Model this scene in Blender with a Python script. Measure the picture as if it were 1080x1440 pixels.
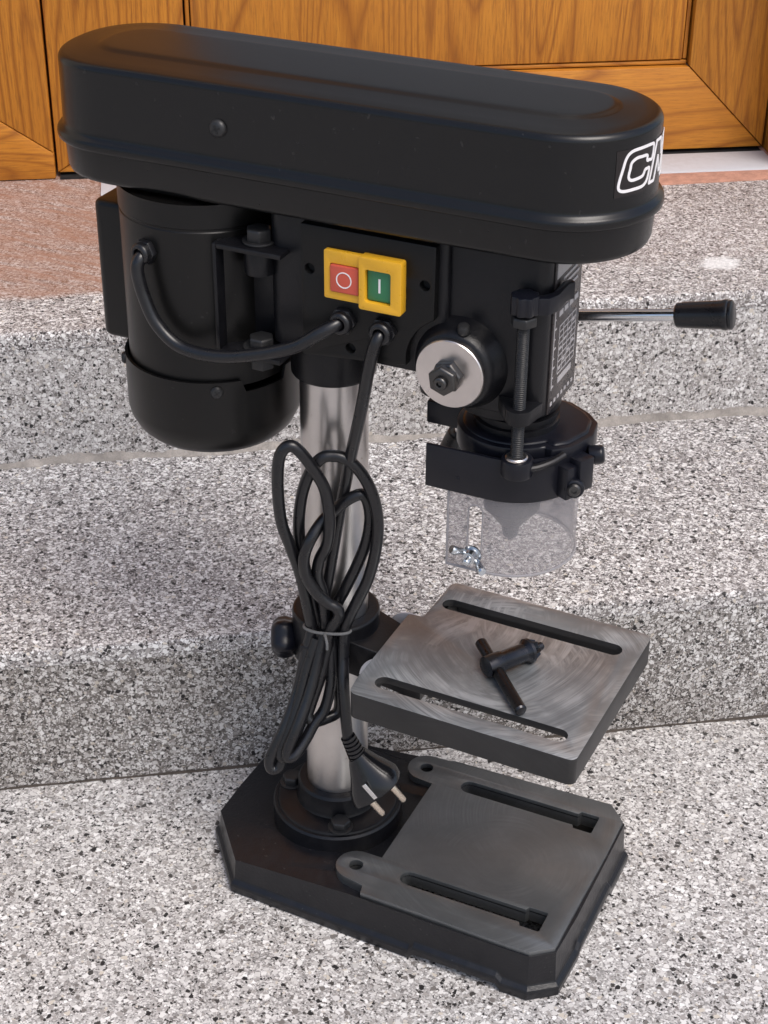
import bpy, bmesh, math, random
from mathutils import Matrix, Vector
from mathutils.geometry import tessellate_polygon

for o in list(bpy.data.objects):
    bpy.data.objects.remove(o)
scn = bpy.context.scene
COL = scn.collection
S = 0.001            # everything below is written in millimetres
rnd = random.Random(7)

# ------------------------------------------------------------------ camera
cam_d = bpy.data.cameras.new('camera')
cam = bpy.data.objects.new('camera', cam_d)
COL.objects.link(cam)
cam_d.sensor_fit = 'VERTICAL'
cam_d.sensor_height = 36.0
cam_d.sensor_width = 27.0
cam_d.lens = 36.0 * 2388.17 / 1440.0
cam_d.clip_start = 0.02
cam_d.clip_end = 200.0
_r = Vector((0.907235, 0.420566, 0.006970))
_u = Vector((-0.222298, 0.465337, 0.856764))
_w = Vector((-0.357083, 0.778836, -0.515662))
cam.matrix_world = Matrix(((_r.x, _u.x, -_w.x, 0.45082),
                           (_r.y, _u.y, -_w.y, -0.90220),
                           (_r.z, _u.z, -_w.z, 0.90849),
                           (0, 0, 0, 1)))
scn.camera = cam

# ------------------------------------------------------------------ sky and sun
SUN_EL, SUN_AZ = math.radians(58), math.radians(-28)     # azimuth of the sun measured from +X, counter-clockwise
world = bpy.data.worlds.new('World')
scn.world = world
world.use_nodes = True
wn = world.node_tree.nodes
wl = world.node_tree.links
wn.clear()
w_out = wn.new('ShaderNodeOutputWorld')
w_bg = wn.new('ShaderNodeBackground')
w_sky = wn.new('ShaderNodeTexSky')
w_sky.sky_type = 'NISHITA'
w_sky.sun_disc = False
w_sky.sun_elevation = SUN_EL
w_sky.sun_rotation = math.pi / 2 - SUN_AZ
w_sky.altitude = 200
w_sky.air_density = 1.0
w_sky.dust_density = 4.0
w_sky.ozone_density = 0.6
w_bg.inputs['Strength'].default_value = 0.14
wl.new(w_sky.outputs[0], w_bg.inputs[0])
wl.new(w_bg.outputs[0], w_out.inputs[0])

sun_d = bpy.data.lights.new('sun', 'SUN')
sun_d.energy = 1.35
sun_d.angle = math.radians(30)
sun_d.color = (1.0, 0.975, 0.945)
sun = bpy.data.objects.new('sun', sun_d)
COL.objects.link(sun)
sd = Vector((math.cos(SUN_EL) * math.cos(SUN_AZ), math.cos(SUN_EL) * math.sin(SUN_AZ), math.sin(SUN_EL)))
sun.rotation_euler = sd.to_track_quat('Z', 'Y').to_euler()
sun.location = (2, -2, 4)

scn.view_settings.view_transform = 'Standard'
scn.view_settings.look = 'None'
scn.view_settings.exposure = 0.45
scn.view_settings.gamma = 1.0
scn.view_settings.use_curve_mapping = False
scn.render.engine = 'CYCLES'

# ------------------------------------------------------------------ node helpers
class NT:
    def __init__(self, name):
        self.m = bpy.data.materials.new(name)
        self.m.use_nodes = True
        self.t = self.m.node_tree
        self.b = self.t.nodes['Principled BSDF']
    def n(self, kind, **kw):
        nd = self.t.nodes.new('ShaderNode' + kind)
        for k, v in kw.items():
            if k in nd.inputs.keys():
                nd.inputs[k].default_value = v
            else:
                setattr(nd, k, v)
        return nd
    def l(self, a, b):
        self.t.links.new(a, b)
    def coord(self, scale=(1, 1, 1), rot=(0, 0, 0), loc=(0, 0, 0)):
        tc = self.n('TexCoord')
        mp = self.n('Mapping')
        mp.inputs['Scale'].default_value = scale
        mp.inputs['Rotation'].default_value = rot
        mp.inputs['Location'].default_value = loc
        self.l(tc.outputs['Object'], mp.inputs[0])
        return mp.outputs[0]
    def noise(self, vec, scale, detail=4, rough=0.55, dist=0.0):
        nd = self.n('TexNoise')
        nd.inputs['Scale'].default_value = scale
        nd.inputs['Detail'].default_value = detail
        nd.inputs['Roughness'].default_value = rough
        nd.inputs['Distortion'].default_value = dist
        if vec is not None:
            self.l(vec, nd.inputs['Vector'])
        return nd.outputs['Fac']
    def ramp(self, fac, stops, interp='LINEAR'):
        nd = self.n('ValToRGB')
        cr = nd.color_ramp
        cr.interpolation = interp
        while len(cr.elements) < len(stops):
            cr.elements.new(0.5)
        for e, (p, c) in zip(cr.elements, stops):
            e.position = p
            e.color = c if len(c) == 4 else (*c, 1)
        self.l(fac, nd.inputs[0])
        return nd.outputs[0]
    def math(self, op, a, b=None, c=None, clamp=False):
        nd = self.n('Math', operation=op)
        nd.use_clamp = clamp
        for i, v in enumerate((a, b, c)):
            if v is None:
                continue
            if isinstance(v, (int, float)):
                nd.inputs[i].default_value = v
            else:
                self.l(v, nd.inputs[i])
        return nd.outputs[0]
    def mix(self, fac, a, b, blend='MIX'):
        nd = self.n('Mix', data_type='RGBA', blend_type=blend)
        for i, v in ((0, fac), (6, a), (7, b)):
            if isinstance(v, (int, float)):
                nd.inputs[i].default_value = v
            elif isinstance(v, tuple):
                nd.inputs[i].default_value = v if len(v) == 4 else (*v, 1)
            else:
                self.l(v, nd.inputs[i])
        return nd.outputs[2]
    def mapr(self, v, a, b, c, d):
        nd = self.n('MapRange')
        self.l(v, nd.inputs[0])
        for i, x in enumerate((a, b, c, d)):
            nd.inputs[i + 1].default_value = x
        return nd.outputs[0]
    def bump(self, height, strength, dist):
        nd = self.n('Bump')
        nd.inputs['Strength'].default_value = strength
        nd.inputs['Distance'].default_value = dist
        self.l(height, nd.inputs['Height'])
        self.l(nd.outputs[0], self.b.inputs['Normal'])
    def col(self, v):
        if isinstance(v, tuple):
            self.b.inputs['Base Color'].default_value = v if len(v) == 4 else (*v, 1)
        else:
            self.l(v, self.b.inputs['Base Color'])
    def rough(self, v):
        if isinstance(v, (int, float)):
            self.b.inputs['Roughness'].default_value = v
        else:
            self.l(v, self.b.inputs['Roughness'])
    def metal(self, v):
        if isinstance(v, (int, float)):
            self.b.inputs['Metallic'].default_value = v
        else:
            self.l(v, self.b.inputs['Metallic'])

def paint(name, col, rough, bump=0.0, bscale=900, dust=0.15, spec=0.5, metallic=0.0, dustcol=(0.15, 0.145, 0.145), rvar=0.05, specks=0.0):
    k = NT(name)
    v = k.coord()
    n1 = k.noise(v, 9, 5, 0.6)
    n2 = k.noise(v, 140, 4, 0.65)
    n3 = k.noise(v, bscale, 3, 0.6)
    f = k.math('MULTIPLY', k.mapr(n1, 0.35, 0.8, 0, 1), k.mapr(n2, 0.4, 0.75, 0.1, 1))
    f = k.math('MULTIPLY', f, dust, clamp=True)
    c_ = k.mix(f, col, dustcol)
    if specks:
        sp_ = k.mapr(k.noise(v, 330, 1, 0.5), 0.745, 0.775, 0, specks)
        c_ = k.mix(sp_, c_, (0.42, 0.40, 0.38))
    k.col(c_)
    r = k.math('ADD', k.mapr(n2, 0.3, 0.7, rough - rvar, rough + rvar), k.math('MULTIPLY', f, 0.5))
    k.rough(r)
    k.metal(metallic)
    k.b.inputs['Specular IOR Level'].default_value = spec
    if bump:
        k.bump(k.math('ADD', n3, k.math('MULTIPLY', n2, 0.6)), bump, 0.0004)
    return k.m

M = {}
M['cover'] = paint('black_moulded_plastic', (0.0040, 0.0040, 0.0044), 0.26, 0.0, 1300, 0.004, 0.40, rvar=0.008, specks=0.035)
M['motor'] = paint('black_satin_paint', (0.0045, 0.0042, 0.004), 0.34, 0.0, 1500, 0.006, 0.33, rvar=0.012, specks=0.03)
M['cast'] = paint('black_cast_paint', (0.0055, 0.0055, 0.007), 0.33, 0.35, 700, 0.05, 0.32)
M['castrough'] = paint('black_cast_rough', (0.0050, 0.0053, 0.0075), 0.33, 0.6, 420, 0.06, 0.42, specks=0.07)
M['panel'] = paint('black_panel_plastic', (0.0045, 0.0045, 0.0047), 0.38, 0.15, 1900, 0.010, 0.27)
M['guard'] = paint('black_guard_plastic', (0.0055, 0.006, 0.010), 0.30, 0.03, 1500, 0.03, 0.34, rvar=0.02)
M['rubber'] = paint('black_rubber', (0.0055, 0.0055, 0.007), 0.30, 0.06, 1800, 0.05, 0.5)
M['plug'] = paint('black_plug_plastic', (0.006, 0.006, 0.0075), 0.20, 0.03, 1200, 0.05)
M['bolt'] = paint('black_oxide_bolt', (0.030, 0.030, 0.031), 0.42, 0.3, 900, 0.2, metallic=0.5)
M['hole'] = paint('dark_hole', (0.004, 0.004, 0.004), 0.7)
M['yellow'] = paint('yellow_plastic', (0.72, 0.38, 0.020), 0.30, 0.03, 900, 0.10, dustcol=(0.4, 0.25, 0.06))
M['red'] = paint('red_button_plastic', (0.55, 0.085, 0.050), 0.35, 0.03, 900, 0.12, dustcol=(0.45, 0.2, 0.1))
M['green'] = paint('green_button_plastic', (0.025, 0.17, 0.075), 0.35, 0.03, 900, 0.12, dustcol=(0.2, 0.3, 0.12))
M['white'] = paint('white_print', (0.78, 0.76, 0.76), 0.5, dust=0.1)
M['grey_print'] = paint('grey_print', (0.42, 0.40, 0.40), 0.5, dust=0.2)
M['sticker'] = paint('sticker_film', (0.010, 0.007, 0.007), 0.22, dust=0.03)
M['labelfilm'] = paint('label_film', (0.022, 0.017, 0.017), 0.28, dust=0.2)
M['tie'] = paint('grey_wire_tie', (0.10, 0.10, 0.10), 0.4)
M['scale'] = paint('tilt_scale_foil', (0.62, 0.61, 0.64), 0.4, dust=0.5)
M['sill'] = paint('pale_aluminium_sill', (0.50, 0.51, 0.54), 0.45, 0.1, 600, 0.45, dustcol=(0.4, 0.33, 0.28))
M['added_frosted'] = paint('added_frosted_glass', (0.20, 0.21, 0.225), 0.35, 0.5, 250, 0.1)  # neutral grey for the pane added to the unseen upper door
M['plaster'] = paint('house_plaster', (0.55, 0.50, 0.43), 0.9, 0.6, 300, 0.5, dustcol=(0.4, 0.35, 0.3))

def steel(name, col, rough, kind='plain'):
    k = NT(name)
    v = k.coord()
    n1 = k.noise(v, 25, 5, 0.6)
    n2 = k.noise(k.coord((500, 500, 9)), 1.0, 3, 0.6)
    n3 = k.noise(v, 260, 4, 0.7)
    f = k.mapr(n1, 0.3, 0.75, 0.0, 1.0)
    c = k.mix(f, col, tuple(x * 0.82 for x in col))
    if kind == 'column':
        rust = k.math('MULTIPLY', k.mapr(n3, 0.60, 0.70, 0, 1), k.mapr(n1, 0.45, 0.6, 0, 1), clamp=True)
        c = k.mix(k.math('MULTIPLY', rust, 0.55), c, (0.22, 0.12, 0.06))
        r = k.math('ADD', k.mapr(n2, 0.3, 0.7, rough - 0.02, rough + 0.03), k.math('MULTIPLY', rust, 0.3))
    elif kind == 'smooth':
        r = k.mapr(n1, 0.3, 0.7, rough - 0.03, rough + 0.03)
    else:
        r = k.mapr(n3, 0.3, 0.7, rough - 0.06, rough + 0.08)
    k.col(c)
    k.rough(r)
    k.metal(1.0)
    return k.m
M['column'] = steel('ground_steel_column', (0.66, 0.63, 0.61), 0.30, 'column')
M['chrome'] = steel('chromed_steel', (0.75, 0.74, 0.74), 0.16)
M['disc'] = steel('turned_steel_disc', (0.72, 0.67, 0.64), 0.30, 'smooth')
M['darksteel'] = steel('dark_steel', (0.10, 0.097, 0.095), 0.36)
M['chucksteel'] = steel('chuck_steel', (0.10, 0.10, 0.105), 0.32)
M['key'] = steel('blackened_key_steel', (0.055, 0.055, 0.06), 0.30)
M['brass'] = steel('plug_pin_metal', (0.72, 0.62, 0.52), 0.25)
M['zinc'] = steel('zinc_wing_nut', (0.66, 0.69, 0.72), 0.22, 'smooth')

def machined(name, col, rough, centre, swirl, metal):
    """face-milled cast iron: arcs left by the cutter, oil stains and handling marks"""
    k = NT(name)
    tc = k.n('TexCoord')
    o = tc.outputs['Object']
    n1 = k.noise(o, 26, 5, 0.6, 0.6)
    n2 = k.noise(o, 900, 3, 0.7)
    n0 = k.noise(o, 11, 4, 0.55, 0.8)
    tot = None
    # several sweeps of the cutter: fine arcs about different centres, each showing only in patches
    for i, (cx, cy, fq, sd_) in enumerate(((centre[0] + 40, centre[1] + 60, 900, 2.1), (centre[0] - 75, centre[1] + 25, 700, 5.3), (centre[0] + 5, centre[1] - 10, 1100, 8.7))):
        sub = k.n('VectorMath', operation='SUBTRACT')
        k.l(o, sub.inputs[0])
        sub.inputs[1].default_value = (cx * S, cy * S, 0)
        ln = k.n('VectorMath', operation='LENGTH')
        k.l(sub.outputs[0], ln.inputs[0])
        sep = k.n('SeparateXYZ')
        k.l(sub.outputs[0], sep.inputs[0])
        ang = k.math('ARCTAN2', sep.outputs[1], sep.outputs[0])
        cmb = k.n('CombineXYZ')
        k.l(k.math('MULTIPLY', ln.outputs['Value'], float(fq) * 1.5), cmb.inputs[0])
        k.l(k.math('MULTIPLY', ang, 2.2), cmb.inputs[1])
        cmb.inputs[2].default_value = sd_
        arcs = k.noise(cmb.outputs[0], 0.50, 4, 0.7)
        pv = k.n('VectorMath', operation='ADD')
        k.l(o, pv.inputs[0])
        pv.inputs[1].default_value = (sd_, sd_ * 0.6, 0)
        patch = k.mapr(k.noise(pv.outputs[0], 17, 3, 0.5, 0.5), 0.46, 0.64, 0, 1)
        t_ = k.math('MULTIPLY', k.mapr(arcs, 0.40, 0.64, 0, 1), patch)
        tot = t_ if tot is None else k.math('MAXIMUM', tot, t_)
    f = k.math('ADD', k.math('MULTIPLY', tot, 0.75 * swirl), k.math('MULTIPLY', n1, 0.45), clamp=True)
    c = k.mix(f, tuple(x * 0.55 for x in col), tuple(min(1, x * 1.5) for x in col))
    c = k.mix(k.mapr(n0, 0.45, 0.68, 0, 0.5), c, tuple(x * 0.55 for x in col))
    k.col(c)
    k.rough(k.math('ADD', k.mapr(n0, 0.3, 0.7, rough - 0.05, rough + 0.07), k.math('MULTIPLY', tot, 0.06)))
    k.metal(metal)
    k.bump(n2, 0.10, 0.0003)
    return k.m
M['table'] = machined('milled_iron_table', (0.340, 0.355, 0.365), 0.37, (128, 6), 1.3, 0.72)
M['tableside'] = machined('table_edge_iron', (0.045, 0.044, 0.044), 0.45, (128, 6), 0.3, 0.5)
M['pad'] = machined('milled_iron_pad', (0.225, 0.235, 0.240), 0.32, (135, 0), 0.25, 0.80)

def shield_material():
    k = NT('clear_acrylic')
    t = k.t
    t.nodes.remove(k.b)
    out = [n for n in t.nodes if n.type == 'OUTPUT_MATERIAL'][0]
    tr = k.n('BsdfTransparent')
    tr.inputs[0].default_value = (0.90, 0.89, 0.89, 1)
    gl = k.n('BsdfGlossy')
    gl.inputs['Roughness'].default_value = 0.08
    df = k.n('BsdfTranslucent')
    df.inputs[0].default_value = (0.62, 0.61, 0.63, 1)
    d2 = k.n('BsdfDiffuse')
    d2.inputs[0].default_value = (0.55, 0.54, 0.56, 1)
    m0 = k.n('MixShader')
    m0.inputs[0].default_value = 0.5
    k.l(df.outputs[0], m0.inputs[1]); k.l(d2.outputs[0], m0.inputs[2])
    v = k.coord()
    haze = k.mapr(k.noise(v, 60, 4, 0.6), 0.3, 0.75, 0.30, 0.35)
    m1 = k.n('MixShader')
    k.l(haze, m1.inputs[0]); k.l(tr.outputs[0], m1.inputs[1]); k.l(m0.outputs[0], m1.inputs[2])
    lw = k.n('LayerWeight')
    lw.inputs[0].default_value = 0.5
    frv = k.math('ADD', k.math('MULTIPLY', k.math('POWER', lw.outputs['Facing'], 4.0), 0.45), 0.04, clamp=True)
    m2 = k.n('MixShader')
    k.l(frv, m2.inputs[0]); k.l(m1.outputs[0], m2.inputs[1]); k.l(gl.outputs[0], m2.inputs[2])
    k.l(m2.outputs[0], out.inputs[0])
    return k.m
M['shield'] = shield_material()
M['rim'] = paint('grey_acrylic_edge', (0.30, 0.29, 0.30), 0.25)
M['rim'].node_tree.nodes['Principled BSDF'].inputs['Alpha'].default_value = 0.8

E1A, DOORA = 0.592, 0.5645      # directions of the step edges and of the door, from +X

def neu(c, t=0.5):
    m_ = 0.3 * c[0] + 0.5 * c[1] + 0.2 * c[2]
    return tuple(x + (m_ - x) * t for x in c)

def terrazzo(name, binder, dirt, dirtcol, seed, scale=1.0, red=False, dark=0.13, fill1=0.62, fill2=0.35):
    k = NT(name)
    binder = neu(binder, 0.25)
    dirtcol = neu(dirtcol, 0.15)
    base = k.coord(loc=(seed * 1.37, seed * 0.71, seed * 0.33))
    # wobble the lookup so chips are angular and uneven, not cells
    wob = k.n('TexNoise')
    wob.inputs['Scale'].default_value = 560 * scale
    wob.inputs['Detail'].default_value = 2
    k.l(base, wob.inputs['Vector'])
    add = k.n('VectorMath', operation='MULTIPLY_ADD')
    k.l(wob.outputs['Color'], add.inputs[0])
    add.inputs[1].default_value = (0.0017 / scale,) * 3
    k.l(base, add.inputs[2])
    vec = add.outputs[0]
    def cells(sc, rand=1.0):
        a = k.n('TexVoronoi', feature='F1', distance='EUCLIDEAN')
        a.inputs['Scale'].default_value = sc
        a.inputs['Randomness'].default_value = rand
        k.l(vec, a.inputs['Vector'])
        e = k.n('TexVoronoi', feature='DISTANCE_TO_EDGE')
        e.inputs['Scale'].default_value = sc
        e.inputs['Randomness'].default_value = rand
        k.l(vec, e.inputs['Vector'])
        sp = k.n('SeparateColor')
        k.l(a.outputs['Color'], sp.inputs[0])
        return sp.outputs[0], sp.outputs[1], sp.outputs[2], e.outputs['Distance']
    def chipcol(v):
        st = [(0.0, (0.020, 0.018, 0.018)), (dark * 0.6, (0.055, 0.050, 0.047)), (dark, (0.18, 0.165, 0.155)),
              (dark + 0.10, (0.36, 0.34, 0.325)), (dark + 0.22, (0.51, 0.495, 0.48)), (0.48, (0.63, 0.615, 0.60)),
              (0.66, (0.74, 0.73, 0.715)), (0.90, (0.58, 0.53, 0.46)), (0.93, (0.83, 0.825, 0.815))]
        return k.ramp(v, [(p_, neu(c_, 0.0)) for p_, c_ in st], 'CONSTANT')
    r1, g1, b1, e1 = cells(310 * scale)
    r2, g2, b2, e2 = cells(560 * scale)
    fine = k.noise(base, 1500, 2, 0.7)
    bind = k.mix(k.mapr(fine, 0.3, 0.7, 0, 1), tuple(x * 0.62 for x in binder), tuple(min(1, x * 1.3) for x in binder))
    grit = k.n('TexVoronoi', feature='F1')
    grit.inputs['Scale'].default_value = 950 * scale
    k.l(base, grit.inputs['Vector'])
    gsp = k.n('SeparateColor')
    k.l(grit.outputs['Color'], gsp.inputs[0])
    gcol = k.ramp(gsp.outputs[0], [(0.0, (0.10, 0.09, 0.085)), (0.10, tuple(x * 0.45 for x in binder)), (0.34, tuple(x * 0.8 for x in binder)), (0.62, tuple(min(x * 1.15, 0.8) for x in binder)), (0.85, (0.72, 0.70, 0.695))], 'CONSTANT')
    bind = k.mix(0.75, bind, gcol)
    k2 = k.math('MULTIPLY', k.math('GREATER_THAN', e2, 0.09), k.math('GREATER_THAN', g2, fill2))
    c = k.mix(k2, bind, chipcol(r2))
    k1 = k.math('MULTIPLY', k.math('GREATER_THAN', e1, 0.08), k.math('GREATER_THAN', g1, fill1))
    c = k.mix(k1, c, chipcol(k.mapr(r1, 0, 1, 0.04, 1)))
    # soiling with a shape of its own
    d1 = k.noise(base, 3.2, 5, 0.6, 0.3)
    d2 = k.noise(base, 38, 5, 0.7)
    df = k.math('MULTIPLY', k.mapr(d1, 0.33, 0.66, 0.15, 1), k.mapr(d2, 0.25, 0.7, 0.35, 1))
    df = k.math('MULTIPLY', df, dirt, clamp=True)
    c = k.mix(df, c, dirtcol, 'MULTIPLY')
    tc = k.n('TexCoord')
    sp = k.n('SeparateXYZ')
    k.l(tc.outputs['Object'], sp.inputs[0])
    X, Y, Z = sp.outputs
    if red:
        # red dust trodden in from the terracotta at the door, swept off the nosing
        ca, sa = math.cos(E1A), math.sin(E1A)
        A = k.math('ADD', k.math('MULTIPLY', X, ca), k.math('MULTIPLY', Y, sa))
        D = k.math('SUBTRACT', k.math('MULTIPLY', Y, ca), k.math('MULTIPLY', X, sa))
        wob2 = k.math('MULTIPLY', k.math('SUBTRACT', k.noise(base, 16, 5, 0.65), 0.5), 0.06)
        m = k.math('MULTIPLY', k.mapr(k.math('ADD', A, k.math('MULTIPLY', wob2, 3.0)), -0.10, 0.22, 1, 0.10), k.mapr(k.math('ADD', D, k.math('MULTIPLY', wob2, 0.5)), 0.474, 0.488, 0, 1))
        streak = k.noise(k.coord((8, 60, 1), (0, 0, -E1A)), 1.6, 5, 0.7)
        m = k.math('MULTIPLY', m, k.mapr(streak, 0.30, 0.62, 0.35, 1.0), clamp=True)
        c = k.mix(k.math('MULTIPLY', m, 0.86), c, (0.30, 0.155, 0.100))
        # dried paint smear near the nosing
        pa = k.math('DIVIDE', k.math('SUBTRACT', A, 0.441), 0.022)
        pd = k.math('DIVIDE', k.math('SUBTRACT', D, 0.470), 0.017)
        pr = k.math('ADD', k.math('POWER', pa, 2.0), k.math('POWER', pd, 2.0))
        pr = k.math('ADD', pr, k.math('MULTIPLY', k.math('SUBTRACT', d2, 0.5), 2.4))
        c = k.mix(k.mapr(pr, 0.3, 1.1, 0.7, 0), c, (0.78, 0.78, 0.77))
    k.col(c)
    k.rough(k.mapr(d2, 0.2, 0.8, 0.50, 0.72))
    k.b.inputs['Specular IOR Level'].default_value = 0.35
    k.bump(fine, 0.30, 0.0004)
    return k.m
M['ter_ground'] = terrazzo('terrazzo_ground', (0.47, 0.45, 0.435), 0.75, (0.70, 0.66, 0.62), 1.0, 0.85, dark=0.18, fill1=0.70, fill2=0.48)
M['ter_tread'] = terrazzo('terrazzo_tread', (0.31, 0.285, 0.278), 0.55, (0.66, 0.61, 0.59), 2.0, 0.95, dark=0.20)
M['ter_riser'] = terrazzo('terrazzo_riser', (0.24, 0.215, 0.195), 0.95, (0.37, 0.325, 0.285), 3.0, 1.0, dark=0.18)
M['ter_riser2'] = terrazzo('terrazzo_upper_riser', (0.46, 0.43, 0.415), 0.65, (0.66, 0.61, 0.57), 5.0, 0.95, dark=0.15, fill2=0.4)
M['ter_landing'] = terrazzo('terrazzo_landing', (0.30, 0.265, 0.255), 0.7, (0.62, 0.57, 0.54), 4.0, 1.05, red=True, dark=0.17)

def mortar(name, col):
    k = NT(name)
    v = k.coord()
    n1 = k.noise(v, 60, 6, 0.7)
    n2 = k.noise(v, 700, 4, 0.7)
    c = k.mix(k.mapr(n1, 0.3, 0.7, 0, 1), tuple(x * 0.6 for x in col), tuple(x * 1.2 for x in col))
    k.col(k.mix(k.mapr(n2, 0.4, 0.7, 0, 0.5), c, tuple(x * 0.5 for x in col)))
    k.rough(0.9)
    k.bump(n2, 0.8, 0.001)
    return k.m
M['mortar'] = mortar('sandy_mortar', (0.38, 0.345, 0.31))
M['joint'] = mortar('brown_joint_dirt', (0.10, 0.082, 0.068))
M['terracotta'] = mortar('terracotta_screed', (0.52, 0.27, 0.19))

def wood(name, axis):
    """golden oak: long grain with cathedral figure, axis = grain direction in the door's own frame"""
    k = NT(name)
    # squeeze along the grain
    sc = {'z': (1, 1, 0.11), 'x': (0.11, 1, 1)}[axis]
    oi = k.n('ObjectInfo')
    v = k.coord(sc)
    off = k.n('VectorMath', operation='ADD')
    cmb = k.n('CombineXYZ')
    k.l(k.math('MULTIPLY', oi.outputs['Random'], 7.0), cmb.inputs[0])
    k.l(k.math('MULTIPLY', oi.outputs['Random'], 3.0), cmb.inputs[2])
    k.l(v, off.inputs[0]); k.l(cmb.outputs[0], off.inputs[1])
    vec = off.outputs[0]
    big = k.noise(vec, 7.5, 2, 0.5, 0.2)
    mid = k.noise(vec, 30, 4, 0.6)
    rings = k.math('ADD', k.math('MULTIPLY', big, 26.0), k.math('MULTIPLY', mid, 1.1))
    fr = k.math('FRACT', rings)
    fig = k.math('ABSOLUTE', k.math('SUBTRACT', fr, 0.5))          # 0..0.5
    fsc = {'z': (620, 620, 38), 'x': (38, 620, 620)}[axis]
    pores = k.noise(k.coord(fsc), 1.0, 4, 0.7)
    fsc2 = {'z': (240, 240, 3), 'x': (3, 240, 240)}[axis]
    fib = k.noise(k.coord(fsc2), 1.3, 5, 0.7)
    c = k.ramp(k.math('MULTIPLY', fig, 2.0), [(0.0, (0.27, 0.088, 0.009)), (0.22, (0.43, 0.158, 0.016)), (0.55, (0.56, 0.225, 0.024)), (1.0, (0.52, 0.20, 0.021))])
    c = k.mix(k.mapr(fib, 0.40, 0.64, 0.0, 0.45), c, (0.34, 0.112, 0.011))
    c = k.mix(k.mapr(pores, 0.48, 0.64, 0.0, 0.5), c, (0.17, 0.060, 0.009))
    blot = k.noise(vec, 14, 3, 0.5)
    c = k.mix(k.mapr(blot, 0.35, 0.7, 0.0, 0.35), c, (0.36, 0.13, 0.017))
    k.col(c)
    k.rough(k.mapr(pores, 0.3, 0.7, 0.40, 0.55))
    k.b.inputs['Specular IOR Level'].default_value = 0.4
    k.bump(pores, 0.15, 0.0004)
    return k.m
M['wood_v'] = wood('golden_oak_upright', 'z')
M['wood_h'] = wood('golden_oak_crosswise', 'x')

# ------------------------------------------------------------------ mesh helpers
I4 = Matrix.Identity(4)

def spline(pts, n=8, closed=False):
    P = [Vector(p) for p in pts]
    out = []
    m = len(P)
    rng = range(m if closed else m - 1)
    for i in rng:
        if closed:
            a, b, c, d = P[(i - 1) % m], P[i], P[(i + 1) % m], P[(i + 2) % m]
        else:
            a, b, c, d = P[max(i - 1, 0)], P[i], P[i + 1], P[min(i + 2, m - 1)]
        for j in range(n):
            t = j / n
            out.append(0.5 * ((2 * b) + (c - a) * t + (2 * a - 5 * b + 4 * c - d) * t * t + (3 * b - a - 3 * c + d) * t ** 3))
    if not closed:
        out.append(P[-1])
    return out

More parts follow.
